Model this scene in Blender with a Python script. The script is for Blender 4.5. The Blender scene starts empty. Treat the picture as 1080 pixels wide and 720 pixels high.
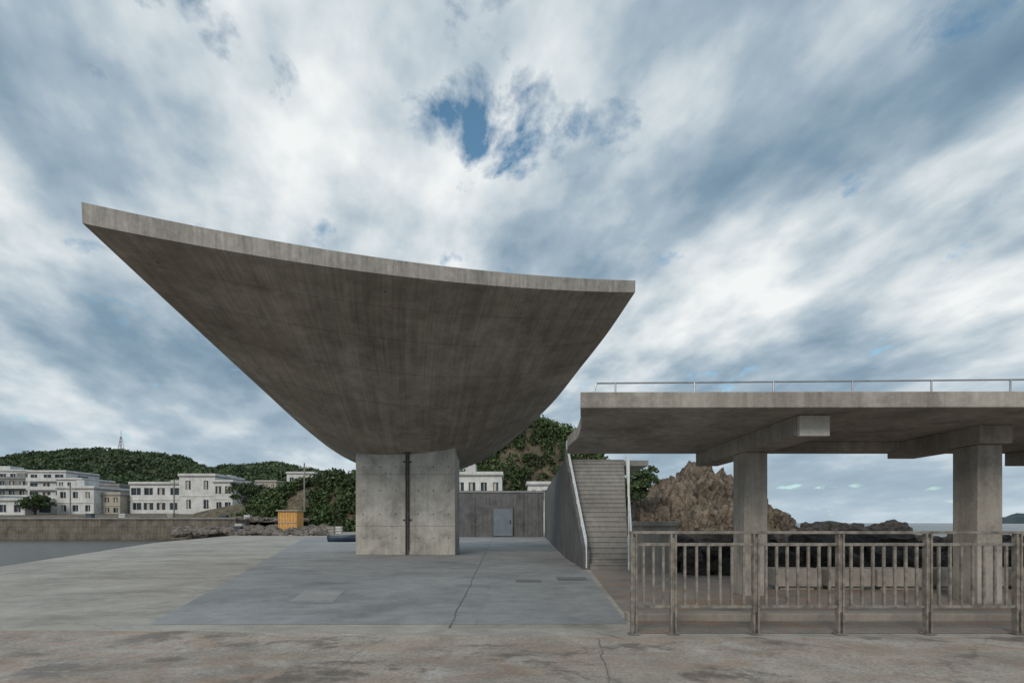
import bpy, math, random
import numpy as np
from mathutils import Vector, noise
random.seed(7); rng=np.random.default_rng(7)
sc=bpy.context.scene
col=sc.collection

# ---------------------------------------------------------------- helpers
def N(nt,t,**kw):
    n=nt.nodes.new(t)
    for k,v in kw.items(): setattr(n,k,v)
    return n
def newmat(name):
    m=bpy.data.materials.new(name); m.use_nodes=True
    nt=m.node_tree; b=nt.nodes['Principled BSDF']
    return m,nt,b
def ramp(nt,src,stops):
    r=N(nt,'ShaderNodeValToRGB'); e=r.color_ramp.elements
    while len(e)<len(stops): e.new(0.5)
    for i,(p,c) in enumerate(stops):
        e[i].position=p
        e[i].color=(c,c,c,1) if not isinstance(c,tuple) else (*c,1)
    nt.links.new(src,r.inputs[0]); return r.outputs[0]
def mix(nt,a,b,f,mode='MIX'):
    m=N(nt,'ShaderNodeMix',data_type='RGBA',blend_type=mode)
    for s,v in ((0,f),(6,a),(7,b)):
        if hasattr(v,'is_output'): nt.links.new(v,m.inputs[s])
        elif isinstance(v,tuple): m.inputs[s].default_value=(*v,1)
        else: m.inputs[s].default_value=v
    return m.outputs[2]
def nz(nt,vec,scale,detail=6,rough=.6,dist=0,mapscale=None,loc=(0,0,0)):
    if mapscale or loc!=(0,0,0):
        mp=N(nt,'ShaderNodeMapping'); mp.inputs['Scale'].default_value=mapscale or (1,1,1); mp.inputs['Location'].default_value=loc
        nt.links.new(vec,mp.inputs[0]); vec=mp.outputs[0]
    n=N(nt,'ShaderNodeTexNoise'); n.inputs['Scale'].default_value=scale; n.inputs['Detail'].default_value=detail
    n.inputs['Roughness'].default_value=rough; n.inputs['Distortion'].default_value=dist
    nt.links.new(vec,n.inputs['Vector']); return n.outputs[0]
def bump(nt,b,h,strength=.3,dist=.02):
    bp=N(nt,'ShaderNodeBump'); bp.inputs['Strength'].default_value=strength; bp.inputs['Distance'].default_value=dist
    nt.links.new(h,bp.inputs['Height']); nt.links.new(bp.outputs[0],b.inputs['Normal'])
def simple(name,c,rough=.6,metal=0,var=.25,scale=3):
    m,nt,b=newmat(name); tc=N(nt,'ShaderNodeTexCoord').outputs['Object']
    n=nz(nt,tc,scale,4)
    k=tuple(x*(1-var) for x in c); l=tuple(min(1,x*(1+var*.5)) for x in c)
    nt.links.new(ramp(nt,n,[(.35,k),(.65,l)]),b.inputs['Base Color'])
    b.inputs['Roughness'].default_value=rough; b.inputs['Metallic'].default_value=metal
    return m
def concrete(name,dark,light,streak=.5,bands=0,panel=None,scale=.6,bmp=.25,rust=0):
    m,nt,b=newmat(name); tc=N(nt,'ShaderNodeTexCoord').outputs['Object']
    big=nz(nt,tc,scale,7,.65,.4)
    c=ramp(nt,big,[(.3,dark),(.68,light)])
    fine=nz(nt,tc,14,4,.7)
    c=mix(nt,c,ramp(nt,fine,[(.3,.72),(.7,1.12)]),.6,'MULTIPLY')
    if streak:
        st=nz(nt,tc,1,5,.65,0,(5,5,.35))
        c=mix(nt,c,ramp(nt,st,[(.35,.5),(.6,1.05)]),streak,'MULTIPLY')
    if panel:
        bl=nz(nt,tc,1.1,8,.7,.4,None,(3,8,1))
        c=mix(nt,c,ramp(nt,bl,[(.38,.6),(.5,1.0),(.62,1.15)]),.7,'MULTIPLY')
    if bands:
        w=N(nt,'ShaderNodeTexWave',wave_type='BANDS',bands_direction='Z'); w.inputs['Scale'].default_value=bands; w.inputs['Distortion'].default_value=.3
        nt.links.new(tc,w.inputs['Vector'])
        c=mix(nt,c,ramp(nt,w.outputs[0],[(0,.6),(.06,1.0)]),.6,'MULTIPLY')
    if rust:
        r=nz(nt,tc,1.3,6,.7,.5,(1,1,.6),(4,9,2))
        c=mix(nt,c,(.18,.1,.055),ramp(nt,r,[(.58,0.0),(.72,rust)]))
    pit=N(nt,'ShaderNodeTexVoronoi'); pit.inputs['Scale'].default_value=9; nt.links.new(tc,pit.inputs['Vector'])
    c=mix(nt,c,ramp(nt,pit.outputs['Distance'],[(.05,.55),(.09,1.0)]),.55,'MULTIPLY')
    nt.links.new(c,b.inputs['Base Color']); b.inputs['Roughness'].default_value=.85
    bump(nt,b,fine,bmp,.02)
    return m
def empty(name):
    e=bpy.data.objects.new(name,None); col.objects.link(e); e.empty_display_size=.3; return e
def obj(name,vs,fs,mat,parent=None,smooth=False,bevel=0):
    me=bpy.data.meshes.new(name); me.from_pydata([tuple(v) for v in vs],[],[tuple(f) for f in fs]); me.update()
    for mm in (mat if isinstance(mat,(list,tuple)) else [mat]): me.materials.append(mm)
    if smooth: me.polygons.foreach_set('use_smooth',[True]*len(me.polygons))
    o=bpy.data.objects.new(name,me); col.objects.link(o)
    if parent: o.parent=parent
    if bevel:
        bv=o.modifiers.new('b','BEVEL'); bv.width=bevel; bv.segments=2; bv.limit_method='ANGLE'
    return o
BF=[(0,3,2,1),(4,5,6,7),(0,1,5,4),(1,2,6,5),(2,3,7,6),(3,0,4,7)]
def boxv(x0,x1,y0,y1,z0,z1):
    return [(x0,y0,z0),(x1,y0,z0),(x1,y1,z0),(x0,y1,z0),(x0,y0,z1),(x1,y0,z1),(x1,y1,z1),(x0,y1,z1)]
def boxes(name,L,mat,parent=None,bevel=0):
    vs=[];fs=[]
    for bx in L:
        o=len(vs); vs+=boxv(*bx); fs+=[tuple(i+o for i in f) for f in BF]
    return obj(name,vs,fs,mat,parent,False,bevel)
def tube(name,paths,r,mat,parent=None,seg=8):
    vs=[];fs=[]
    for p,q in paths:
        p=Vector(p);q=Vector(q);d=(q-p).normalized()
        a=d.orthogonal().normalized();b2=d.cross(a);o=len(vs)
        for e in (p,q):
            for i in range(seg):
                t=2*math.pi*i/seg; vs.append(e+r*(math.cos(t)*a+math.sin(t)*b2))
        for i in range(seg):
            j=(i+1)%seg; fs.append((o+i,o+j,o+seg+j,o+seg+i))
        fs.append(tuple(o+i for i in reversed(range(seg)))); fs.append(tuple(o+seg+i for i in range(seg)))
    return obj(name,vs,fs,mat,parent)
def prism(name,poly,z0,z1,mat,parent=None,bevel=0):
    n=len(poly); vs=[(x,y,z0) for x,y in poly]+[(x,y,z1) for x,y in poly]
    fs=[tuple(reversed(range(n))),tuple(range(n,2*n))]+[(i,(i+1)%n,(i+1)%n+n,i+n) for i in range(n)]
    return obj(name,vs,fs,mat,parent,False,bevel)
def sheet(name,poly,z,mat,parent=None):
    return obj(name,[(x,y,z) for x,y in poly],[tuple(range(len(poly)))],mat,parent)

# ---------------------------------------------------------------- materials
def shellmat(name,dark,light,under=True):
    m,nt,b=newmat(name); t=N(nt,'ShaderNodeTexCoord'); uv=t.outputs['UV']; tc=t.outputs['Object']
    big=nz(nt,tc,.28,6,.6,.6)
    c=ramp(nt,big,[(.3,dark),(.7,light)])
    s1=nz(nt,uv,1,4,.7,0,(150,3,1)); s2=nz(nt,uv,1,4,.6,0,(38,2.2,1),(3,1,0))
    k=.45 if under else .55
    c=mix(nt,c,ramp(nt,s1,[(.35,.55),(.65,1.15)]),k,'MULTIPLY')
    c=mix(nt,c,ramp(nt,s2,[(.35,.6),(.62,1.15)]),k,'MULTIPLY')
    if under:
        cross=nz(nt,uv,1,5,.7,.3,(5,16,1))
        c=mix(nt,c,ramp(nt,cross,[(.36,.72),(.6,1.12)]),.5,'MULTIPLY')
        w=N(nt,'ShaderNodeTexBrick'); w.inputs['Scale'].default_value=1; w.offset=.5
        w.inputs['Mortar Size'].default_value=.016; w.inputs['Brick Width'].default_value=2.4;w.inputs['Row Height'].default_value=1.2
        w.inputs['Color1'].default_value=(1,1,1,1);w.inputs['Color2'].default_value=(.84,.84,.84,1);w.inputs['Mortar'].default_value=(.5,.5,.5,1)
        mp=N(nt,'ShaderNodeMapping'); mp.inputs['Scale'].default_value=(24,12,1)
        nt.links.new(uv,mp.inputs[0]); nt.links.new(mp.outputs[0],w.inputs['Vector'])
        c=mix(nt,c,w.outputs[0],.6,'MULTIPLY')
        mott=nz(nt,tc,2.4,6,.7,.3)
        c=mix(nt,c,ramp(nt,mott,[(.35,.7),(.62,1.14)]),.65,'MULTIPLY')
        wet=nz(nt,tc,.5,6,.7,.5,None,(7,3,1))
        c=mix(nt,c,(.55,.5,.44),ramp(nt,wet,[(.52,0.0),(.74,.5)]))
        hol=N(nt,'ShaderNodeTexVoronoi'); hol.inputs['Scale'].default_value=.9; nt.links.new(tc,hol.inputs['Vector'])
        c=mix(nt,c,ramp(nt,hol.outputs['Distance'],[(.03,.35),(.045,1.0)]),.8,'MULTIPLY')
    else:
        c=mix(nt,c,ramp(nt,nz(nt,tc,6,5,.7),[(.3,.6),(.6,1.12)]),.6,'MULTIPLY')
    nt.links.new(c,b.inputs['Base Color']); b.inputs['Roughness'].default_value=.75
    bump(nt,b,s1,.2,.03)
    return m
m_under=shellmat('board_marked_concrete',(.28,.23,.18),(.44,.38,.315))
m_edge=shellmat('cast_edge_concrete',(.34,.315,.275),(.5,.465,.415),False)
m_conc=concrete('column_concrete',(.4,.37,.325),(.6,.57,.515),.35,0,True,rust=.15)
m_slab=concrete('terrace_concrete',(.29,.265,.23),(.46,.425,.38),.5,0,True)
m_light=concrete('pale_concrete',(.5,.48,.44),(.62,.6,.56),.1)
m_stair=concrete('stair_concrete',(.24,.225,.205),(.37,.355,.33),.3)
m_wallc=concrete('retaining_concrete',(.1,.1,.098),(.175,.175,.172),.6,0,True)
m_groove=concrete('groove_concrete',(.12,.11,.1),(.2,.19,.18),.6)
m_kerb=concrete('kerb_concrete',(.27,.23,.19),(.42,.37,.32),.2,rust=.6)
m_quay=concrete('quay_stone',(.1,.085,.065),(.26,.225,.18),.7,bands=.35)
m_white=concrete('white_render',(.55,.55,.53),(.8,.8,.78),.35,bmp=.05)
m_cream=concrete('cream_render',(.4,.36,.29),(.55,.5,.42),.35,bmp=.05)
m_grey=concrete('grey_render',(.2,.2,.2),(.32,.32,.31),.35,bmp=.05)
m_glass=simple('window_glass',(.03,.04,.05),.12,0,.5,.3)
m_steel=simple('weathered_steel',(.31,.275,.235),.45,.4,.45,9)
m_whitemetal=simple('white_painted_steel',(.75,.77,.78),.4,.0,.15,6)
m_galv=simple('galvanised_pipe',(.45,.46,.47),.35,.8,.2,6)
m_dark=simple('dark_recess',(.03,.028,.025),.8)
m_pipe=simple('weathered_pipe',(.1,.085,.075),.6,.3,.5,5)
m_wood=simple('booth_wood',(.72,.4,.13),.7,0,.25,4)
m_blue=simple('blue_paint',(.03,.06,.1),.5,0,.4,2)
m_door=simple('door_paint',(.16,.195,.225),.5,0,.15,2)
m_red=simple('red_paint',(.3,.1,.07),.6,0,.4,2)

def groundmat(name,dark,light,crack=.5,fine=.5,wet=0,scale=.25,rustc=0,seed=0,stain=.5,sweep=.3,pale=.25):
    m,nt,b=newmat(name); tc=N(nt,'ShaderNodeTexCoord').outputs['Object']
    big=nz(nt,tc,scale,7,.65,.8,None,(seed,seed*2,0))
    c=ramp(nt,big,[(.3,dark),(.7,light)])
    md=nz(nt,tc,1.7,7,.7,.6,None,(seed,0,3))
    c=mix(nt,c,ramp(nt,md,[(.32,.68),(.62,1.08)]),.6,'MULTIPLY')
    sn=nz(nt,tc,.42,8,.7,.4,(1,1.3,1),(seed*3,seed,8))
    c=mix(nt,c,ramp(nt,sn,[(.36,.62),(.5,1.0),(.66,1.12)]),stain,'MULTIPLY')
    if sweep:
        sw=nz(nt,tc,1,5,.65,.6,(.3,2.4,1),(seed,2,1))
        c=mix(nt,c,ramp(nt,sw,[(.36,.82),(.6,1.06)]),sweep,'MULTIPLY')
    pl=nz(nt,tc,.9,8,.72,.5,None,(seed+8,2,2))
    c=mix(nt,c,(.62,.6,.56),ramp(nt,pl,[(.54,0.0),(.68,pale)]))
    fn=nz(nt,tc,28,4,.75)
    c=mix(nt,c,ramp(nt,fn,[(.32,.55),(.66,1.2)]),fine,'MULTIPLY')
    if crack:
        wp=nz(nt,tc,1.1,5,.6)
        v=N(nt,'ShaderNodeVectorMath',operation='SCALE'); v.inputs['Scale'].default_value=1.6; nt.links.new(wp,v.inputs[0])
        a=N(nt,'ShaderNodeVectorMath',operation='ADD'); nt.links.new(tc,a.inputs[0]); nt.links.new(v.outputs[0],a.inputs[1])
        vo=N(nt,'ShaderNodeTexVoronoi',feature='DISTANCE_TO_EDGE'); vo.inputs['Scale'].default_value=.22; nt.links.new(a.outputs[0],vo.inputs['Vector'])
        c=mix(nt,c,ramp(nt,vo.outputs['Distance'],[(.0,.4),(.004,1.0)]),crack,'MULTIPLY')
    if rustc:
        r=nz(nt,tc,.9,6,.7,.6,(1,2,1),(5,2,7))
        c=mix(nt,c,(.36,.2,.11),ramp(nt,r,[(.48,0.0),(.7,rustc)]))
    if wet:
        wn=nz(nt,tc,.85,9,.76,.3,(.85,1.2,1),(2.1,3.4,0))
        k=ramp(nt,wn,[(.53,0.0),(.6,wet)])
        c=mix(nt,c,(.1,.08,.062),k)
        sp2=nz(nt,tc,6,6,.75,.3,None,(2,2,2))
        c=mix(nt,c,(.12,.095,.075),ramp(nt,sp2,[(.6,0.0),(.66,.5)]))
        nt.links.new(ramp(nt,wn,[(.53,.85),(.62,.45)]),b.inputs['Roughness'])
    else: b.inputs['Roughness'].default_value=.8
    nt.links.new(c,b.inputs['Base Color'])
    bump(nt,b,fn,.35,.015)
    return m
m_g0=groundmat('pier_concrete',(.34,.31,.265),(.5,.465,.41),.4,.45,seed=2,stain=.7,pale=.4)
m_g1=groundmat('new_screed',(.27,.275,.273),(.365,.37,.368),.25,.3,seed=5,stain=.6,pale=.15)
m_g2=groundmat('old_road_concrete',(.33,.28,.23),(.52,.455,.39),.5,.8,wet=.7,scale=.5,rustc=.45,seed=9,stain=.7,sweep=0,pale=.5)
m_g3=groundmat('terrace_floor',(.22,.19,.16),(.37,.33,.29),.3,.6,rustc=.9,seed=12)
m_patch=groundmat('repair_patch',(.32,.31,.3),(.4,.39,.375),0,.4,seed=3)
m_joint=simple('joint_filler',(.17,.168,.16),.9)
m_land=groundmat('earth',(.12,.1,.07),(.22,.18,.13),0,.8,seed=4,pale=0)

# ---------------------------------------------------------------- ground
pier=[(-8,-12),(-11.5,3),(-17.6,17.6),(-27,38.6),(-33,60),(-40,75),(-40,110),(40,110),(32,60),(22,32),(16,20),(45,20),(45,-12)]
prism('pier_ground',pier,-3,0,m_g0)
sheet('screed_pavement',[(-5.35,7.55),(1.72,7.6),(2.35,16.4),(2.95,30),(3.4,54.9),(-22,54.9)],.004,m_g1)
edge=[]
xx=-12.7
while xx<1.6:
    yb=np.interp(xx,[-12.7,-4.6,1.6],[7.3,7.05,6.72]); edge.append((xx,yb+random.gauss(0,.02))); xx+=.3
sheet('front_road',[(-11,3),(-11.4,-11.9),(44.9,-11.9),(44.9,6.72),(1.6,6.72)]+edge[::-1],.008,m_g2)
sheet('terrace_pavement',[(1.74,6.95),(44.8,6.95),(44.8,19.5),(17,19.5),(2.5,16.3)],.006,m_g3)
e=empty('pavement_joint')
def joint(x0,y0,x1,y1,w=.03,z=.011,nseg=1):
    d=Vector((x1-x0,y1-y0)).normalized(); n=Vector((-d.y,d.x)); L=[];R=[]
    for i in range(nseg+1):
        t=i/nseg; c=Vector((x0,y0)).lerp(Vector((x1,y1)),t)+n*random.gauss(0,.012 if nseg>1 else 0); ww=w/2*random.uniform(.6,1.4)
        L.append((c.x-n.x*ww,c.y-n.y*ww)); R.append((c.x+n.x*ww,c.y+n.y*ww))
    sheet('joint_strip',L+R[::-1],z,m_joint,e)
joint(-.9,7.3,-2,54,.018,.011,120); joint(-13.4,23.6,2.6,23.9,.022,.013); 
joint(1.1,6.6,.75,3.2,.012,.0135,24); joint(1.15,7.0,1.4,6.6,.012,.0137,4)
sheet('repair_patch',[(-4.2,9.6),(-3.35,9.55),(-3.7,11.4),(-4.6,11.4)],.009,m_patch)
sheet('repair_patch',[(1.2,13.3),(2.0,13.3),(2.0,14.1),(1.2,14.1)],.009,m_joint)
boxes('manhole_cover',[(.1,.75,12.9,13.35,.0,.016)],m_joint)

# water
m,nt,b=newmat('sea_water'); tc=N(nt,'ShaderNodeTexCoord').outputs['Object']
w1=nz(nt,tc,.5,7,.65,.3,(1,1.6,1)); w2=nz(nt,tc,.01,4,.5)
nt.links.new(ramp(nt,w2,[(.3,(.06,.068,.065)),(.7,(.1,.098,.078))]),b.inputs['Base Color'])
b.inputs['Roughness'].default_value=.22; bump(nt,b,w1,.9,.8)
S=9000
sheet('sea_water',[(-S,-S),(S,-S),(S,S),(-S,S)],-1.0,m)

# ---------------------------------------------------------------- shell canopy
rows=[[(-10.49,12.5,8.81),(-3.08,15.25,8.81),(4.33,18,9.6)],
[(-10.47,14.5,8.40),(-3.6,17.2,8.02),(3.65,19.7,8.76)],
[(-10.23,17,7.70),(-4.02,19.4,6.9),(2.89,21.7,8.05)],
[(-9.82,20,6.76),(-4.48,22,5.7),(1.91,24,7.14)],
[(-9.28,23,5.72),(-4.9,25,4.85),(.59,26.5,6.26)],
[(-9.0,26.5,5.08),(-5.3,28,4.5),(-.86,29,5.53)],
[(-8.4,30,4.72),(-5.97,31,4.5),(-2.8,31.5,4.9)]]
pw=[2,2.1,2.3,2.6,2.9,2.9,2.6]; sk=[0,.05,.2,.45,.5,.3,.1]
def rowpt(r,u):
    L,Mi,R=[Vector(p) for p in rows[r]]
    return L.lerp(R,u)+(Mi-(L+R)/2)*(1-abs(2*u-1)**pw[r])+Vector((0,0,-sk[r]*6.75*u*u*(1-u)))
def spt(u,v):
    t=v*(len(rows)-1); i=min(int(t),len(rows)-2); f=t-i
    p1=rowpt(i,u);p2=rowpt(i+1,u)
    p0=rowpt(i-1,u) if i>0 else 2*p1-p2
    p3=rowpt(i+2,u) if i+2<len(rows) else 2*p2-p1
    return .5*((2*p1)+(p2-p0)*f+(2*p0-5*p1+4*p2-p3)*f*f+(3*p1-p0-3*p2+p3)*f**3)
NU,NV=48,48
canopy=empty('concrete_shell_canopy')
und=[spt(i/NU,j/NV) for j in range(NV+1) for i in range(NU+1)]
top=[p+Vector((0,-.03,.5-.1*((k%(NU+1))/NU))) for k,p in enumerate(und)]
idx=lambda i,j:j*(NU+1)+i
fs=[(idx(i,j),idx(i,j+1),idx(i+1,j+1),idx(i+1,j)) for j in range(NV) for i in range(NU)]
def uvset(o,f):
    uv=o.data.uv_layers.new(name='UVMap')
    for l in o.data.loops: uv.data[l.index].uv=f(l.vertex_index)
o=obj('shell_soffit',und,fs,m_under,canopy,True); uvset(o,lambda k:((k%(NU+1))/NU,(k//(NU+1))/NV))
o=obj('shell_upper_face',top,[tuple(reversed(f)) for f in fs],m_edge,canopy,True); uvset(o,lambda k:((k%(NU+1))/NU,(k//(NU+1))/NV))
per=[idx(i,0) for i in range(NU+1)]+[idx(NU,j) for j in range(1,NV+1)]+[idx(i,NV) for i in range(NU-1,-1,-1)]+[idx(0,j) for j in range(NV-1,0,-1)]
vs=[und[k] for k in per]+[top[k] for k in per]; n=len(per)
o=obj('shell_rim',vs,[(i,(i+1)%n,(i+1)%n+n,i+n) for i in range(n)],m_edge,canopy)
uvset(o,lambda k:((k%n)/NU,.1*(k//n)))
# column
colm=empty('concrete_pier_column')
boxes('column_half_left',[(-7.27,-4.95,23.8,25.7,0,5.5)],m_conc,colm,.03)
boxes('column_half_right',[(-4.77,-2.64,23.8,25.7,0,5.2)],m_conc,colm,.03)
boxes('recess',[(-4.95,-4.77,23.93,25.6,0,5.2)],m_groove,colm)
tube('drain_pipe',[((-4.82,23.7,.25),(-4.82,23.7,4.9))],.05,m_pipe,colm)
boxes('pipe_bracket',[(-5.06,-4.66,23.76,23.797,z,z+.07) for z in (1.6,4.3)]+[(-5.0,-4.66,23.55,23.797,4.72,4.98)],m_pipe,colm)
ties=[]
for x in (-6.9,-6.15,-5.4,-4.35,-3.65,-2.95):
    for z in (.8,1.9,3.0,4.1): ties.append(((x,23.795,z),(x,23.81-.02,z)))
tube('tie_hole',ties,.035,m_groove,colm)
boxes('form_joint',[(-7.25,-4.98,23.793,23.81,z,z+.014) for z in (1.35,3.75)]+[(-4.74,-2.66,23.793,23.81,z,z+.014) for z in (1.35,3.75)],m_groove,colm)

# ---------------------------------------------------------------- terrace roof on right
roof=empty('terrace_roof_pavilion')
left=[(1.06,7.94),(1.15,8.6),(1.3,9.6),(1.38,10.8),(1.3,12.0),(1.42,13.2)]
polyT=[(20,7.8)]+[(20,13.2)]+left[::-1]
prism('roof_slab',polyT,3.28,3.53,m_slab,roof,.015)
boxes('beam',[(4.70,5.26,8.5,13.1,2.95,3.278),(8.5,9.1,9.3,11.6,2.95,3.278),(12.6,13.2,8.5,13.1,2.95,3.278),(5.262,8.498,11.2,11.55,3.08,3.277)],m_slab,roof,.012)
boxes('beam_end_block',[(4.73,5.23,8.42,8.497,2.93,3.27)],m_light,roof,.006)
boxes('column',[(4.74,5.22,10.45,10.98,0,2.948),(8.6,9.06,9.45,10.0,0,2.948),(12.6,13.1,9.45,10.0,0,2.948)],m_slab,roof,.02)
rl=empty('roof_guard_rail')
pts=[((1.55,9.4,4.06),(20,9.4,4.22)),((1.55,9.4,3.85),(20,9.4,3.95))]
for i in range(13):
    x=1.9+i*1.45; pts.append(((x,9.4,3.53),(x,9.4,4.06+.16*(x-1.55)/18.4)))
tube('rail_tube',pts+[((1.55,9.4,4.06),(1.5,9.4,3.85))],.016,m_galv,rl)

# ---------------------------------------------------------------- stairs
st=empty('concrete_staircase'); n=24; H=4.25
L=[]
for i in range(n):
    y=16.5+i*6/n; t=(i)/n
    L.append((2.52,3.76+1.15*t,y,y+6/n-.0,0 if i==0 else H*i/n-.25,H*(i+1)/n))
boxes('steps',L,m_stair,st,.008)
boxes('nosing_strip',[(a+.02,b2-.02,y-.006,y,z1-.06,z1-.035) for a,b2,y,_,_,z1 in L],m_groove,st)
boxes('landing',[(2.52,6,22.5,27,4.0,4.25)],m_stair,st,.01)
prof=[(16.5,0),(16.5,.55),(22.5,4.75),(22.5,0)]
vs=[];
for x in (2.3,2.5):
    vs+=[(x,y,z) for y,z in prof]
obj('stringer_wall',vs,[(0,1,2,3),(7,6,5,4),(0,4,5,1),(1,5,6,2),(2,6,7,3),(3,7,4,0)],m_wallc,st)
r=[]
for x,dx in ((2.4,0),(3.86,1.15)):
    a=Vector((x,16.5,.95));bb=Vector((x+dx,22.5,5.1))
    for k in (0,.25,.5): r.append((a-Vector((0,0,k)),bb-Vector((0,0,k))))
    for t in (0,.2,.4,.6,.8,1): 
        p=a.lerp(bb,t); r.append((p,p-Vector((0,0,.9))))
tube('handrail',r,.024,m_whitemetal,st)
tube('corner_post',[((3.72,16.3,0),(3.72,16.3,3.6))],.03,m_whitemetal,st)
wall=empty('retaining_wall')
def wallseg(name,x0,y0,x1,y1,z1a,z1b,th,mat,par):
    d=Vector((x1-x0,y1-y0)).normalized();nn=Vector((d.y,-d.x))*th
    v=[(x0,y0,0),(x1,y1,0),(x1+nn.x,y1+nn.y,0),(x0+nn.x,y0+nn.y,0),(x0,y0,z1a),(x1,y1,z1b),(x1+nn.x,y1+nn.y,z1b),(x0+nn.x,y0+nn.y,z1a)]
    return obj(name,v,[(3,2,1,0),(4,5,6,7),(0,1,5,4),(1,2,6,5),(2,3,7,6),(3,0,4,7)],mat,par)
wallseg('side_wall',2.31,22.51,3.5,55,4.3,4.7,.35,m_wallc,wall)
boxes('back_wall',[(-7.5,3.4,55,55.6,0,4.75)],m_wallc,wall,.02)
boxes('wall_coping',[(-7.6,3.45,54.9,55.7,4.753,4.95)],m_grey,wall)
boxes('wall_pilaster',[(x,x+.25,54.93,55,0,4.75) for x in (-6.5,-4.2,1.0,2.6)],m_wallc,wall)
sd=empty('service_door')
boxes('door_leaf',[(-2.0,.0,54.8,54.9,.1,3.1)],m_door,sd)
boxes('door_frame',[(-2.12,-2.0,54.75,54.93,0,3.2),(.0,.12,54.75,54.93,0,3.2),(-2.0,.0,54.75,54.93,3.1,3.2)],m_groove,sd)
boxes('door_handle',[(-.25,-.15,54.74,54.8,1.4,1.8)],m_dark,sd)

for a,b2 in ((5.9,6.9),(7.05,8.0),(8.15,9.2),(9.5,11),(11.2,13)):
    boxes('concrete_bench_block',[(a,b2,11.4,11.9,.08,.48),(a+.12,b2-.12,11.48,11.82,0,.08)],m_slab,None,.02)
boxes('concrete_plinth_block',[(3.85,4.9,15.2,16.2,0,1.4),(3.8,4.95,15.15,16.25,1.4,1.55)],m_slab,None,.02)
boxes('kerb',[(1.75,44,7.75,8.0,0,.13)],m_kerb,None,.02)

# ---------------------------------------------------------------- metal railing
rail=empty('metal_railing')
posts=[1.64,2.17,3.28,4.42,5.6,6.81,7.95,9.1,10.2]
Y=6.9
boxes('posts',[(x-.042,x-.018,Y-.04,Y+.04,0,1.35) for x in posts]+[(x+.018,x+.042,Y-.04,Y+.04,0,1.35) for x in posts]+[(x-.018,x+.018,Y-.022,Y+.022,.3,1.3) for x in posts],m_steel,rail,.003)
boxes('base_plates',[(x-.075,x+.075,Y-.065,Y+.065,.009,.022) for x in posts],m_steel,rail)
boxes('top_rail',[(1.58,10.3,Y-.04,Y+.04,1.352,1.39)],m_steel,rail,.006)
boxes('mid_rail',[(posts[i]+.044,posts[i+1]-.044,Y-.022,Y+.022,1.19,1.232) for i in range(len(posts)-1)],m_steel,rail,.004)
boxes('bottom_rail',[(posts[i]+.044,posts[i+1]-.044,Y-.022,Y+.022,.355,.395) for i in range(len(posts)-1)],m_steel,rail,.004)
bal=[]
for i in range(len(posts)-1):
    w=posts[i+1]-posts[i]; k=max(2,round(w/.15))
    for j in range(1,k):
        x=posts[i]+w*j/k; bal.append((x-.015,x+.015,Y-.015,Y+.015,.397,1.188))
boxes('balusters',bal,m_steel,rail)

# ---------------------------------------------------------------- rocks
def rockmat(name,a,b2,scale=.5,bd=.4,lo=.3,crack=False):
    m,nt,b=newmat(name); tc=N(nt,'ShaderNodeTexCoord').outputs['Object']
    n1=nz(nt,tc,scale,8,.7,.8); c=ramp(nt,n1,[(.3,a),(.5,tuple((x+y)/2 for x,y in zip(a,b2))),(.68,b2)])
    st=nz(nt,tc,1,7,.7,.5,(1.6,1.6,.8)); c=mix(nt,c,ramp(nt,st,[(.38,lo),(.58,1.1)]),.8,'MULTIPLY')
    if crack:
        wp=nz(nt,tc,.8,5,.6)
        v=N(nt,'ShaderNodeVectorMath',operation='SCALE'); v.inputs['Scale'].default_value=2.2; nt.links.new(wp,v.inputs[0])
        a_=N(nt,'ShaderNodeVectorMath',operation='ADD'); nt.links.new(tc,a_.inputs[0]); nt.links.new(v.outputs[0],a_.inputs[1])
        mp=N(nt,'ShaderNodeMapping'); mp.inputs['Rotation'].default_value=(0,.5,0); mp.inputs['Scale'].default_value=(1.3,1,.55); nt.links.new(a_.outputs[0],mp.inputs[0])
        vo=N(nt,'ShaderNodeTexVoronoi',feature='DISTANCE_TO_EDGE'); vo.inputs['Scale'].default_value=.55; nt.links.new(mp.outputs[0],vo.inputs['Vector'])
        c=mix(nt,c,ramp(nt,vo.outputs['Distance'],[(0,.25),(.09,1.0)]),.8,'MULTIPLY')
    nt.links.new(c,b.inputs['Base Color']); b.inputs['Roughness'].default_value=.9
    bump(nt,b,st,1,bd); return m
m_rock=rockmat('coastal_rock',(.13,.1,.075),(.36,.285,.21),.35,.5,.35,True)
m_rub=rockmat('rubble_stone',(.1,.085,.07),(.36,.31,.26),1.0)
m_drock=rockmat('dark_rock',(.03,.027,.024),(.12,.1,.085),1.2)
import bmesh
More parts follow.
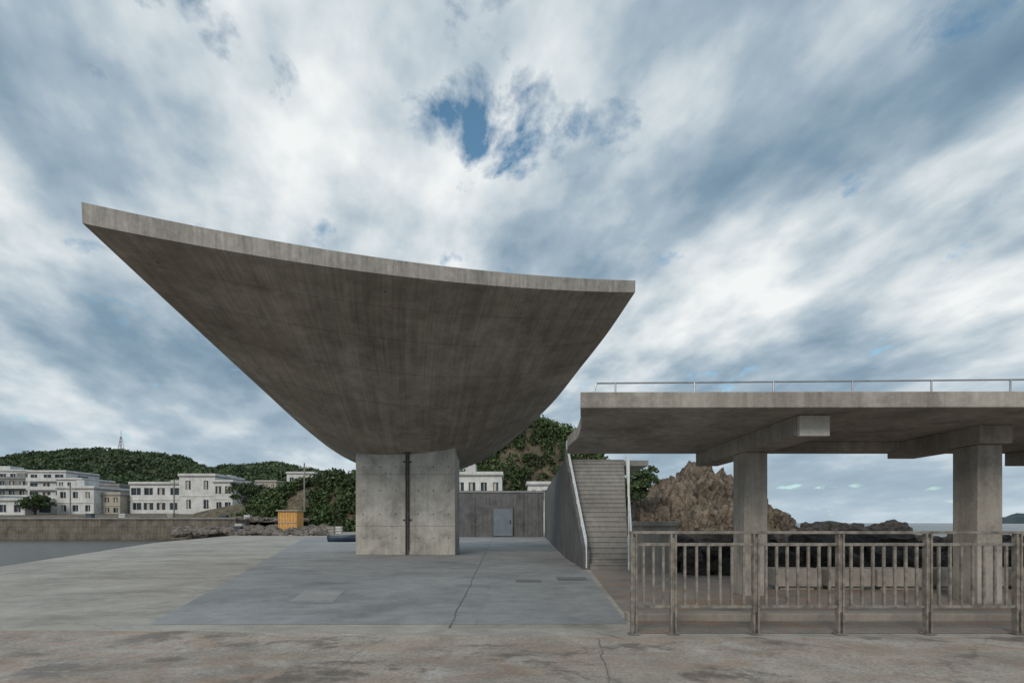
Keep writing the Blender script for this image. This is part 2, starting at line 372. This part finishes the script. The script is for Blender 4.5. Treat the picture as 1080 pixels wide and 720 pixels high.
def rockmesh(items,sub=3,amp=.35,fr=.8,ridged=False):
    vs=[];fs=[]
    for (c,s) in items:
        bm=bmesh.new(); bmesh.ops.create_icosphere(bm,subdivisions=sub,radius=1)
        o=len(vs); off=Vector((random.random()*50,random.random()*50,0))
        for v in bm.verts:
            p=v.co.copy(); q=Vector((p.x*s[0],p.y*s[1],p.z*s[2]))
            w_=q*fr/ max(s)*2.2+off
            d=noise.fractal(w_,1,2,5)
            if ridged:
                # faceted strata: voronoi cell plates plus ridges
                vd=noise.voronoi(Vector((w_.x*1.6,w_.y*1.6,w_.z*1.0+w_.x*.5)))[0]
                d=d*.45+(0.5-abs(noise.noise(w_*1.3)))*.5+(vd[1]-vd[0])*.55-.25
            cr=noise.cell(q*fr*3/max(s)+off)
            q=q*(1+amp*d+amp*(.1 if ridged else .3)*cr); vs.append((c[0]+q.x,c[1]+q.y,c[2]+q.z))
        for f in bm.faces: fs.append(tuple(v.index+o for v in f.verts))
        bm.free()
    return vs,fs
v,f=rockmesh([((22.8,62,1.4),(4.4,5,6.9)),((18.8,60.5,.8),(4.0,4,5.6)),((26.5,64,.5),(5,5,6.4)),((15.2,58,0),(3,3,4.0)),((31,66,-.5),(5,5,4.2)),((24,58,0),(4,3,4.0)),((20,57,0),(3.4,2,3.4))],6,.42,1.3,True)
obj('rock_outcrop',v,f,m_rock)
it=[]
for i in range(190):
    x=random.uniform(5,17); y=random.uniform(14.2,19.5); s=random.uniform(.2,.62)
    it.append(((x,y,random.uniform(.0,.85)),(s*1.2,s,s*.85)))
v,f=rockmesh(it,3,.4); obj('dark_breakwater_rocks',v,f,m_drock)
it=[((random.uniform(60,92),random.uniform(115,130),-.8),(random.uniform(2,5),2.5,random.uniform(1.2,2.8))) for _ in range(14)]
it+=[((random.uniform(32,60),random.uniform(85,100),-1),(random.uniform(2,4),2,random.uniform(1,2.2))) for _ in range(8)]
v,f=rockmesh(it,4,.4); obj('sea_rocks',v,f,m_drock)
v,f=rockmesh([((2050,2000,-20),(190,90,66)),((1550,2500,-5),(60,30,16))],4,.2)
m_isl=simple('island_vegetation',(.05,.08,.09),.9,0,.3,.01)
obj('distant_island',v,f,m_isl)
it=[]
for i in range(900):
    y=random.uniform(60,92); x=random.uniform(-.66,-.36)*y
    if y>79: x=random.uniform(-.9,-.4)*y
    s=random.uniform(.12,.6); it.append(((x,y,random.uniform(-.1,.3)+ ((y-58)*.035 if y<79 else 1.9)),(s*1.3,s,s*.7)))
v,f=rockmesh(it,2,.35); obj('harbour_rubble',v,f,m_rub)

# quay
boxes('quay_wall',[(-160,-40.5,75,79,-3,2.05)],m_quay,None,.05)
boxes('quay_coping',[(-160,-40.4,74.8,75.8,2.053,2.25)],m_stair)
obj('harbour_terrain',[(-260,79,1.6),(-38,79,1.6),(-30,96,2.6),(-260,96,3),(-30,140,5),(-260,140,7),(20,96,.5),(20,140,3)],[(0,1,2,3),(3,2,4,5),(2,6,7,4)],m_land)

# ---------------------------------------------------------------- buildings
def building(name,x0,x1,y,d,z0,z1,floors,bays,mat,wfrac=.55,base=0,roofbox=True,balc=False):
    e=empty(name); fh=(z1-z0)/floors; bw=(x1-x0)/bays
    boxes('glazing_core',[(x0+.15,x1-.15,y+.25,y+d-.25,base,z1-.1)],m_glass,e)
    W=[(x0,x1,y+d-.24,y+d,base,z1)]
    sp=[]; z=base; cur=[]
    for k in range(floors):
        sill=z0+k*fh+fh*.33; head=z0+k*fh+fh*.8
        W.append((x0,x1,y,y+.24,z,sill)); z=head
        for bb in range(bays+1):
            cx=x0+bb*bw; wf=wfrac*(.75+.35*((bb*7+k*3)%4)/3) ; hw=bw*(1-min(.9,wf))/2
            a=max(x0,cx-hw); c=min(x1,cx+hw); W.append((a,c,y+.003,y+.24,sill+.001,head-.001))
            if bb<bays:
                sp.append((cx+bw/2-.04,cx+bw/2+.04,y+.15,y+.22,sill,head))
                if random.random()<.45: cur.append((cx+bw*.3,cx+bw*.48,y+.225,y+.245,sill+.05,head-.05))
    W.append((x0,x1,y,y+.24,z,z1))
    for sx in (x0,x1-.24):
        z=base
        for k in range(floors):
            sill=z0+k*fh+fh*.33; head=z0+k*fh+fh*.8
            W.append((sx,sx+.24,y+.243,y+d-.243,z,sill)); z=head
            q=(d-.486)/3
            for t in (0,2): W.append((sx,sx+.24,y+.243+t*q,y+.243+(t+1)*q,sill+.001,head-.001))
        W.append((sx,sx+.24,y+.243,y+d-.243,z,z1))
    boxes('walls',W,mat,e); boxes('window_mullions',sp,m_white,e)
    if cur: boxes('curtains',cur,m_cream,e)
    if balc: boxes('balconies',[(x0+.5,x1-.5,y-1.1,y-.003,z0+kk*fh-.05,z0+kk*fh+.1) for kk in range(1,floors)]+[(x0+.5,x1-.5,y-1.1,y-1.0,z0+kk*fh+.103,z0+kk*fh+.95) for kk in range(1,floors)],m_white,e)
    elif floors>1: boxes('floor_bands',[(x0-.1,x1+.1,y-.12,y-.002,z0+k*fh-.1,z0+k*fh+.12) for k in range(1,floors)],mat,e)
    boxes('roof',[(x0-.2,x1+.2,y-.2,y+d+.2,z1+.002,z1+.25)],m_grey,e)
    boxes('parapet',[(x0-.2,x1+.2,y-.2,y,z1+.252,z1+.7),(x0-.2,x0,y+.002,y+d,z1+.252,z1+.7),(x1,x1+.2,y+.002,y+d,z1+.252,z1+.7)],mat,e)
    if roofbox: boxes('stair_hut',[(x0+.2*(x1-x0),x0+.42*(x1-x0),y+d*.3,y+d*.7,z1+.25,z1+2.2)],mat,e)
    return e
building('white_harbour_house',-71.5,-63.8,110,12,3.2,11.4,2,2,m_white,.28,1,False)
building('white_harbour_house',-63.5,-59.5,109,12,3.2,10.0,2,2,m_white,.6,1,False)
building('white_harbour_house',-83.6,-72.6,112,10,3.3,9.8,2,4,m_white,.75,1,False)
building('white_harbour_house',-96,-88.2,108,10,3.0,8.6,2,3,m_white,.45,1)
building('white_harbour_house',-88,-84.2,110,8,3.0,7.4,2,2,m_cream,.5,1,False)
building('white_harbour_house',-107,-98,103,9,2.6,5.8,1,3,m_white,.5,1,False)
building('white_harbour_house',-118,-108,105,9,2.6,6.6,1,3,m_white,.35,1,False)
building('cream_harbour_house',-59,-55,113,9,3,8.6,2,1,m_cream,.5,1,False)
building('grey_apartment_block',-153,-141,152,12,6,14.5,3,4,m_grey,.6,2,True,True)
building('white_apartment_block',-140,-129,148,12,6,16,4,3,m_white,.65,2,False,True)
building('white_apartment_block',-128,-121,144,12,5,13.5,3,3,m_white,.55,2,False,True)
building('grey_apartment_block',-120,-112,146,12,5,12,3,3,m_grey,.6,2,False)
building('white_apartment_block',-172,-156,165,12,5,18,4,5,m_white,.6,2)
building('white_hillside_house',-66,-58,150,9,11,15.8,1,3,m_white,.5,5,False)
building('white_hillside_house',-76,-70,152,9,8,13.5,2,3,m_cream,.5,5,False)
building('white_hillside_house',-92,-86,160,9,8,14.5,2,2,m_white,.5,5,True)
building('white_hillside_house',-105,-99,158,9,9,14,1,2,m_white,.5,5,False)
building('white_hillside_house',-55,-50,146,8,7,12.5,2,2,m_white,.5,3,False)
building('white_boat_shed',-40,-31,98,9,1.5,6.4,1,4,m_white,.3,0,False)
building('white_boat_shed',-47,-41,100,7,1.5,4.6,1,2,m_white,.3,0,False)
building('white_village_house',-9,-1.6,80,9,4,8.8,1,4,m_white,.55,0)
building('white_village_house',2.6,8,84,8,4,7.6,1,3,m_white,.4,0,False)
building('white_village_house',-28,-12,92,9,2,6.5,1,5,m_white,.4,0,False)
# wooden booth
bt=empty('wooden_booth')
boxes('booth_walls',[(-32.0,-29.4,70,72.2,0,3.1)],m_wood,bt,.03)
boxes('booth_roof',[(-32.2,-29.2,69.7,72.5,3.1,3.25)],m_cream,bt,.03)
boxes('booth_battens',[(x,x+.06,69.94,69.997,.05,3.05) for x in (-31.9,-31.5,-31.1,-30.7,-30.4,-30.0,-29.6)],m_wood,bt)
boxes('booth_band',[(-31.95,-29.45,69.92,69.938,1.5,1.62)],m_cream,bt)
def boat(name,cx,cy,L,W,H,mat,ang=0,z=.0):
    e=empty(name); vs=[];fs=[]; ns=11; nr=7
    for i in range(ns):
        t=i/(ns-1); w=W*(.8+.2*math.sin(math.pi*t))
        if t>.5: w=W*(1-((t-.5)/.5)**2.2)+.02
        sh=.25*t*t*H
        for j in range(nr):
            a=math.pi*j/(nr-1); lx=(t-.5)*L; ly=-math.cos(a)*w/2; lz=H*(1-math.sin(a)**.6)+sh
            vs.append((cx+lx*math.cos(ang)-ly*math.sin(ang),cy+lx*math.sin(ang)+ly*math.cos(ang),z+lz))
    for i in range(ns-1):
        for j in range(nr-1): fs.append((i*nr+j,(i+1)*nr+j,(i+1)*nr+j+1,i*nr+j+1))
    fs.append(tuple(range(nr)))
    o=obj('hull',vs,fs,mat,e,True); s=o.modifiers.new('s','SOLIDIFY'); s.thickness=.06
    boxes('thwarts',[(cx-L*.2,cx-L*.12,cy-W*.4,cy+W*.4,z+H*.75,z+H*.82),(cx+L*.1,cx+L*.18,cy-W*.4,cy+W*.4,z+H*.75,z+H*.82)],m_wood,e)
boat('rowing_boat',-13.3,41,2.6,1.2,.5,m_blue)
for (x,y,z,m_) in ((-36,66,0,m_blue),(-33.5,74,0.2,m_red),(-39,72,.4,m_white),(-25,72,0,m_white),(-24,66,0,m_cream),(-44,84,1.8,m_white),(-49,86,1.8,m_blue),(-56,83,2,m_cream),(-63,82,2,m_white),(-70,84,2,m_blue)):
    c=empty('fish_crate_stack')
    boxes('crates',[(x,x+1.0,y,y+.7,z+i*.36,z+i*.36+.32) for i in range(3)],m_,c,.03)
    boxes('crate_rims',[(x-.04,x+1.04,y-.04,y+.74,z+i*.36+.28,z+i*.36+.34) for i in range(3)],m_grey,c)
def pole(x,y,z0,h):
    e=empty('utility_pole'); tube('pole',[((x,y,z0),(x,y,z0+h))],.13,m_stair,e)
    boxes('crossarm',[(x-.9,x+.9,y-.06,y+.06,z0+h-.9,z0+h-.75)],m_steel,e)
    tube('insulators',[((x+d,y,z0+h-.75),(x+d,y,z0+h-.5)) for d in (-.8,0.3,.8)],.06,m_white,e)
pole(-36.5,90,0,12); pole(-66,100,2,8); pole(-52,104,2,8); pole(-88,102,2,7); pole(-110,100,2,8)
e=empty('lattice_mast'); P=[]
bx,by,bz=-197,258,34
for sx in (-1,1):
    for sy in (-1,1): P.append(((bx+sx*1.3,by+sy*1.3,bz),(bx+sx*.2,by+sy*.2,bz+11)))
for kk in range(6):
    z=kk*1.8; w=1.3-1.1*z/11; w2=1.3-1.1*(z+1.8)/11
    P.append(((bx-w,by-w,bz+z),(bx+w2,by-w2,bz+z+1.8))); P.append(((bx+w,by-w,bz+z),(bx-w2,by-w2,bz+z+1.8)))
P.append(((bx,by,bz+11),(bx,by,bz+14)))
tube('lattice',P,.1,m_grey,e,5)

# ---------------------------------------------------------------- hills + foliage
def leafmat(name,a,b2,c3):
    m,nt,b=newmat(name); g=N(nt,'ShaderNodeNewGeometry'); tc=N(nt,'ShaderNodeTexCoord').outputs['Object']
    c=ramp(nt,g.outputs['Random Per Island'],[(0,a),(.6,b2),(1,c3)])
    n1=nz(nt,tc,.09,4,.6); c=mix(nt,c,ramp(nt,n1,[(.35,.5),(.65,1.3)]),.8,'MULTIPLY')
    nt.links.new(c,b.inputs['Base Color']); b.inputs['Roughness'].default_value=.7
    return m
m_leaf=leafmat('foliage_dark',(.03,.052,.016),(.055,.095,.027),(.1,.145,.045))
m_leaf2=leafmat('foliage_hill',(.042,.075,.032),(.072,.115,.045),(.115,.155,.062))
m_hill=rockmat('hill_soil',(.05,.075,.03),(.12,.14,.06),.15)
m_head=rockmat('headland_soil',(.07,.07,.04),(.26,.21,.14),.3)
def leaves(name,centers,rad,n,size,mat):
    C=np.array(centers); R=np.array(rad); K=len(C)
    c=np.repeat(C,n,0); r=np.repeat(R,n)
    d=rng.normal(size=(K*n,3)); d/=np.linalg.norm(d,axis=1)[:,None]; d[:,2]=np.abs(d[:,2])*1.0-.15
    p=c+d*(r*rng.uniform(.6,1.1,K*n))[:,None]
    a=rng.normal(size=(K*n,3)); a/=np.linalg.norm(a,axis=1)[:,None]
    bq=np.cross(a,rng.normal(size=(K*n,3))); bq/=np.linalg.norm(bq,axis=1)[:,None]
    s=(size*rng.uniform(.6,1.4,K*n))[:,None]
    V=np.stack([p-a*s,p-bq*s*.6,p+a*s,p+bq*s*.6],1).reshape(-1,3)
    me=bpy.data.meshes.new(name); F=K*n
    me.vertices.add(F*4); me.vertices.foreach_set('co',V.ravel())
    me.loops.add(F*4); me.loops.foreach_set('vertex_index',np.arange(F*4))
    me.polygons.add(F); me.polygons.foreach_set('loop_start',np.arange(F)*4)
    me.update(calc_edges=True); me.materials.append(mat)
    o=bpy.data.objects.new(name,me); col.objects.link(o); return o
def hill(name,xs,hs,y0,y1,x0,x1,nx,ny,amp,back=60,expo=1.0,mat=None):
    def H(x,y):
        t=min(1,max(0,(y-y0)/(y1-y0))); tb=min(1,max(0,(y-y1)/back))
        h=np.interp(x,xs,hs)*(t*t*(3-2*t))**expo*(1-tb*tb*(3-2*tb))
        return h+amp*noise.fractal(Vector((x*.03,y*.03,3)),1,2,4)*t-1
    vs=[];
    for j in range(ny+1):
        for i in range(nx+1):
            x=x0+(x1-x0)*i/nx; y=y0+(y1+back-y0)*j/ny; vs.append((x,y,H(x,y)))
    fs=[(j*(nx+1)+i,j*(nx+1)+i+1,(j+1)*(nx+1)+i+1,(j+1)*(nx+1)+i) for j in range(ny) for i in range(nx)]
    obj(name,vs,fs,mat or m_hill,None,True); return H
xs=[-420,-320,-260,-231,-197,-168,-150,-140,-128,-115,-101,-60,0]
hs=[24,26,29,34.5,37.5,35.5,28,26.5,31,32,28,18,10]
H1=hill('green_hill',xs,hs,128,260,-430,0,90,50,3)
C=[];R=[]
for i in range(6000):
    y=random.uniform(135,268); x=random.uniform(-1.05,-.3)*y
    if noise.noise(Vector((x*.02,y*.02,1)))<-.3: continue
    r=random.uniform(.9,2.4); C.append((x,y,H1(x,y)+r*.15)); R.append(r)
leaves('hill_woodland',C,R,30,.6,m_leaf2)
xs=[-60,-45,-36,-28,-18,-9,-4,1,5,10,16,22,26,34]
hs=[4,7,10.5,12,11,10.5,15,20.5,21.5,20,16,9.5,6,3]
H2=hill('wooded_headland',xs,hs,86,97,-60,34,60,30,1.2,30,1.0,m_head)
C=[];R=[]
for i in range(2200):
    y=random.uniform(87,106); x=random.uniform(-48,27)
    if noise.noise(Vector((x*.14,y*.14,5)))<-.34: continue
    r=random.uniform(.6,1.8); C.append((x,y,H2(x,y)+r*.4)); R.append(r)
leaves('headland_woodland',C,R,56,.3,m_leaf)
def tree(x,y,z0,h,cr):
    e=empty('broadleaf_tree'); vs=[];fs=[]
    def limb(p,q,r0,r1):
        p=Vector(p);q=Vector(q);d=(q-p).normalized();a=d.orthogonal().normalized();b2=d.cross(a);o=len(vs)
        for e2,rr in ((p,r0),(q,r1)):
            for i in range(7):
                t=2*math.pi*i/7; vs.append(e2+rr*(math.cos(t)*a+math.sin(t)*b2))
        for i in range(7): j=(i+1)%7; fs.append((o+i,o+j,o+7+j,o+7+i))
    limb((x,y,z0),(x+.2,y,z0+h*.5),.3,.18); C=[];R=[]
    for i in range(9):
        a=i*2.4; q=(x+math.cos(a)*cr*.7,y+math.sin(a)*cr*.7,z0+h*random.uniform(.55,.95)); limb((x+.15,y,z0+h*random.uniform(.3,.5)),q,.12,.04)
        for k2 in range(4): C.append((q[0]+random.gauss(0,.5),q[1]+random.gauss(0,.5),q[2]+random.gauss(0,.4)));R.append(random.uniform(.5,1))
    obj('trunk_and_limbs',vs,fs,m_drock,e)
    o=leaves('crown',C,R,70,.2,m_leaf); o.parent=e
tree(-42.5,96,1,8,3); tree(-28.5,94,1,9,2.6); tree(-49,104,1,8,3); tree(12.8,54,2,5.0,2.0); tree(-54,103,2,7,2.5); tree(-97,104,2,5,2)

# ---------------------------------------------------------------- world
w=bpy.data.worlds.new('World'); sc.world=w; w.use_nodes=True; nt=w.node_tree
for n_ in list(nt.nodes): nt.nodes.remove(n_)
out=N(nt,'ShaderNodeOutputWorld')
SE,SR=math.radians(31),math.radians(203)
sky=N(nt,'ShaderNodeTexSky',sky_type='NISHITA'); sky.sun_disc=False; sky.sun_elevation=SE; sky.sun_rotation=SR
bg1=N(nt,'ShaderNodeBackground'); bg1.inputs[1].default_value=.15
nt.links.new(mix(nt,sky.outputs[0],(.75,1.0,.95),1.0,'MULTIPLY'),bg1.inputs[0])
tcg=N(nt,'ShaderNodeTexCoord').outputs['Generated']
sp=N(nt,'ShaderNodeSeparateXYZ'); nt.links.new(tcg,sp.inputs[0])
def mth(op,a,b_=None,clamp=False):
    n_=N(nt,'ShaderNodeMath',operation=op,use_clamp=clamp)
    for i,v in enumerate((a,b_)):
        if v is None: continue
        if hasattr(v,'is_output'): nt.links.new(v,n_.inputs[i])
        else: n_.inputs[i].default_value=v
    return n_.outputs[0]
def blob(x,y,z,k):
    v=Vector((x,y,z)).normalized()
    dp=N(nt,'ShaderNodeVectorMath',operation='DOT_PRODUCT'); nt.links.new(tcg,dp.inputs[0]); dp.inputs[1].default_value=v
    return mth('EXPONENT',mth('MULTIPLY',mth('SUBTRACT',dp.outputs['Value'],1.0),k))
zz=mth('ADD',mth('MAXIMUM',sp.outputs[2],0.0),.26)
cb=N(nt,'ShaderNodeCombineXYZ'); nt.links.new(mth('DIVIDE',sp.outputs[0],zz),cb.inputs[0]); nt.links.new(mth('DIVIDE',sp.outputs[1],zz),cb.inputs[1])
rot=N(nt,'ShaderNodeMapping'); rot.inputs['Rotation'].default_value=(0,0,math.radians(-20)); nt.links.new(cb.outputs[0],rot.inputs[0]); P0=rot.outputs[0]
big=nz(nt,P0,1,3,.5,.2,(1.6,.9,1),(3.1,1.7,0))
mid=nz(nt,P0,1,7,.48,.1,(3.4,1.9,1),(8.3,2.2,1))
puff=nz(nt,P0,1,7,.52,.1,(8.5,6.5,1),(1.3,6.2,2))
s=mth('ADD',mth('ADD',mth('MULTIPLY',big,.38),mth('MULTIPLY',mid,.42)),mth('MULTIPLY',puff,.20))
bias=None
for (x,y,z,k,a) in ((-.11,1,.67,14,.05),(-.65,1,.85,18,.03),(.35,1,.78,30,.04),(1,1,.63,60,.06),(.72,1,.55,80,.055),(.44,1,.465,60,.05),(.8,1,1.0,14,-.03),(-.95,1,.7,16,-.025),(.6,1,.36,25,-.035),(-.8,1,.38,30,.045),(-.05,1,.25,12,.02),(.3,1,1.1,20,-.01)):
    t=mth('MULTIPLY',blob(x,y,z,k),a); bias=t if bias is None else mth('ADD',bias,t)
s=mth('ADD',s,bias)
cc=ramp(nt,s,[(.36,(.15,.235,.33)),(.435,(.225,.33,.425)),(.5,(.38,.475,.555)),(.56,(.62,.69,.73)),(.63,(.9,.92,.92))])
haze=ramp(nt,sp.outputs[2],[(0.0,.7),(.12,.4),(.3,0.0)])
cc=mix(nt,cc,(.5,.61,.69),haze)
bg2=N(nt,'ShaderNodeBackground'); bg2.inputs[1].default_value=1.0; nt.links.new(cc,bg2.inputs[0])
hole=nz(nt,P0,1,8,.6,.2,(6,5,1),(5.7,9.4,4))
hb=mth('ADD',mth('ADD',mth('MULTIPLY',blob(-.06,1,.83,200),.21),mth('MULTIPLY',blob(-.6,1,1.0,250),.19)),mth('MULTIPLY',blob(-.02,1,.72,400),.13))
cover=ramp(nt,mth('SUBTRACT',hole,hb),[(.25,0.0),(.38,1.0)])
cover=mth('MAXIMUM',cover,haze)
ms=N(nt,'ShaderNodeMixShader'); nt.links.new(cover,ms.inputs[0]); nt.links.new(bg1.outputs[0],ms.inputs[1]); nt.links.new(bg2.outputs[0],ms.inputs[2])
nt.links.new(ms.outputs[0],out.inputs[0])

sl=bpy.data.lights.new('sun','SUN'); sl.energy=1.5; sl.angle=math.radians(20); sl.color=(1,.91,.8)
so=bpy.data.objects.new('sun',sl); col.objects.link(so)
d=Vector((math.sin(SR)*math.cos(SE),math.cos(SR)*math.cos(SE),math.sin(SE)))
so.rotation_euler=d.to_track_quat('Z','Y').to_euler()

# ---------------------------------------------------------------- camera
cam=bpy.data.cameras.new('camera'); co=bpy.data.objects.new('camera',cam); col.objects.link(co)
co.location=(0,0,1.5); co.rotation_euler=(math.radians(90),0,0)
cam.sensor_width=36; cam.lens=18; cam.shift_y=.177; cam.clip_end=20000; cam.clip_start=.1
sc.camera=co
sc.view_settings.view_transform='Standard'; sc.view_settings.look='None'; sc.view_settings.exposure=0
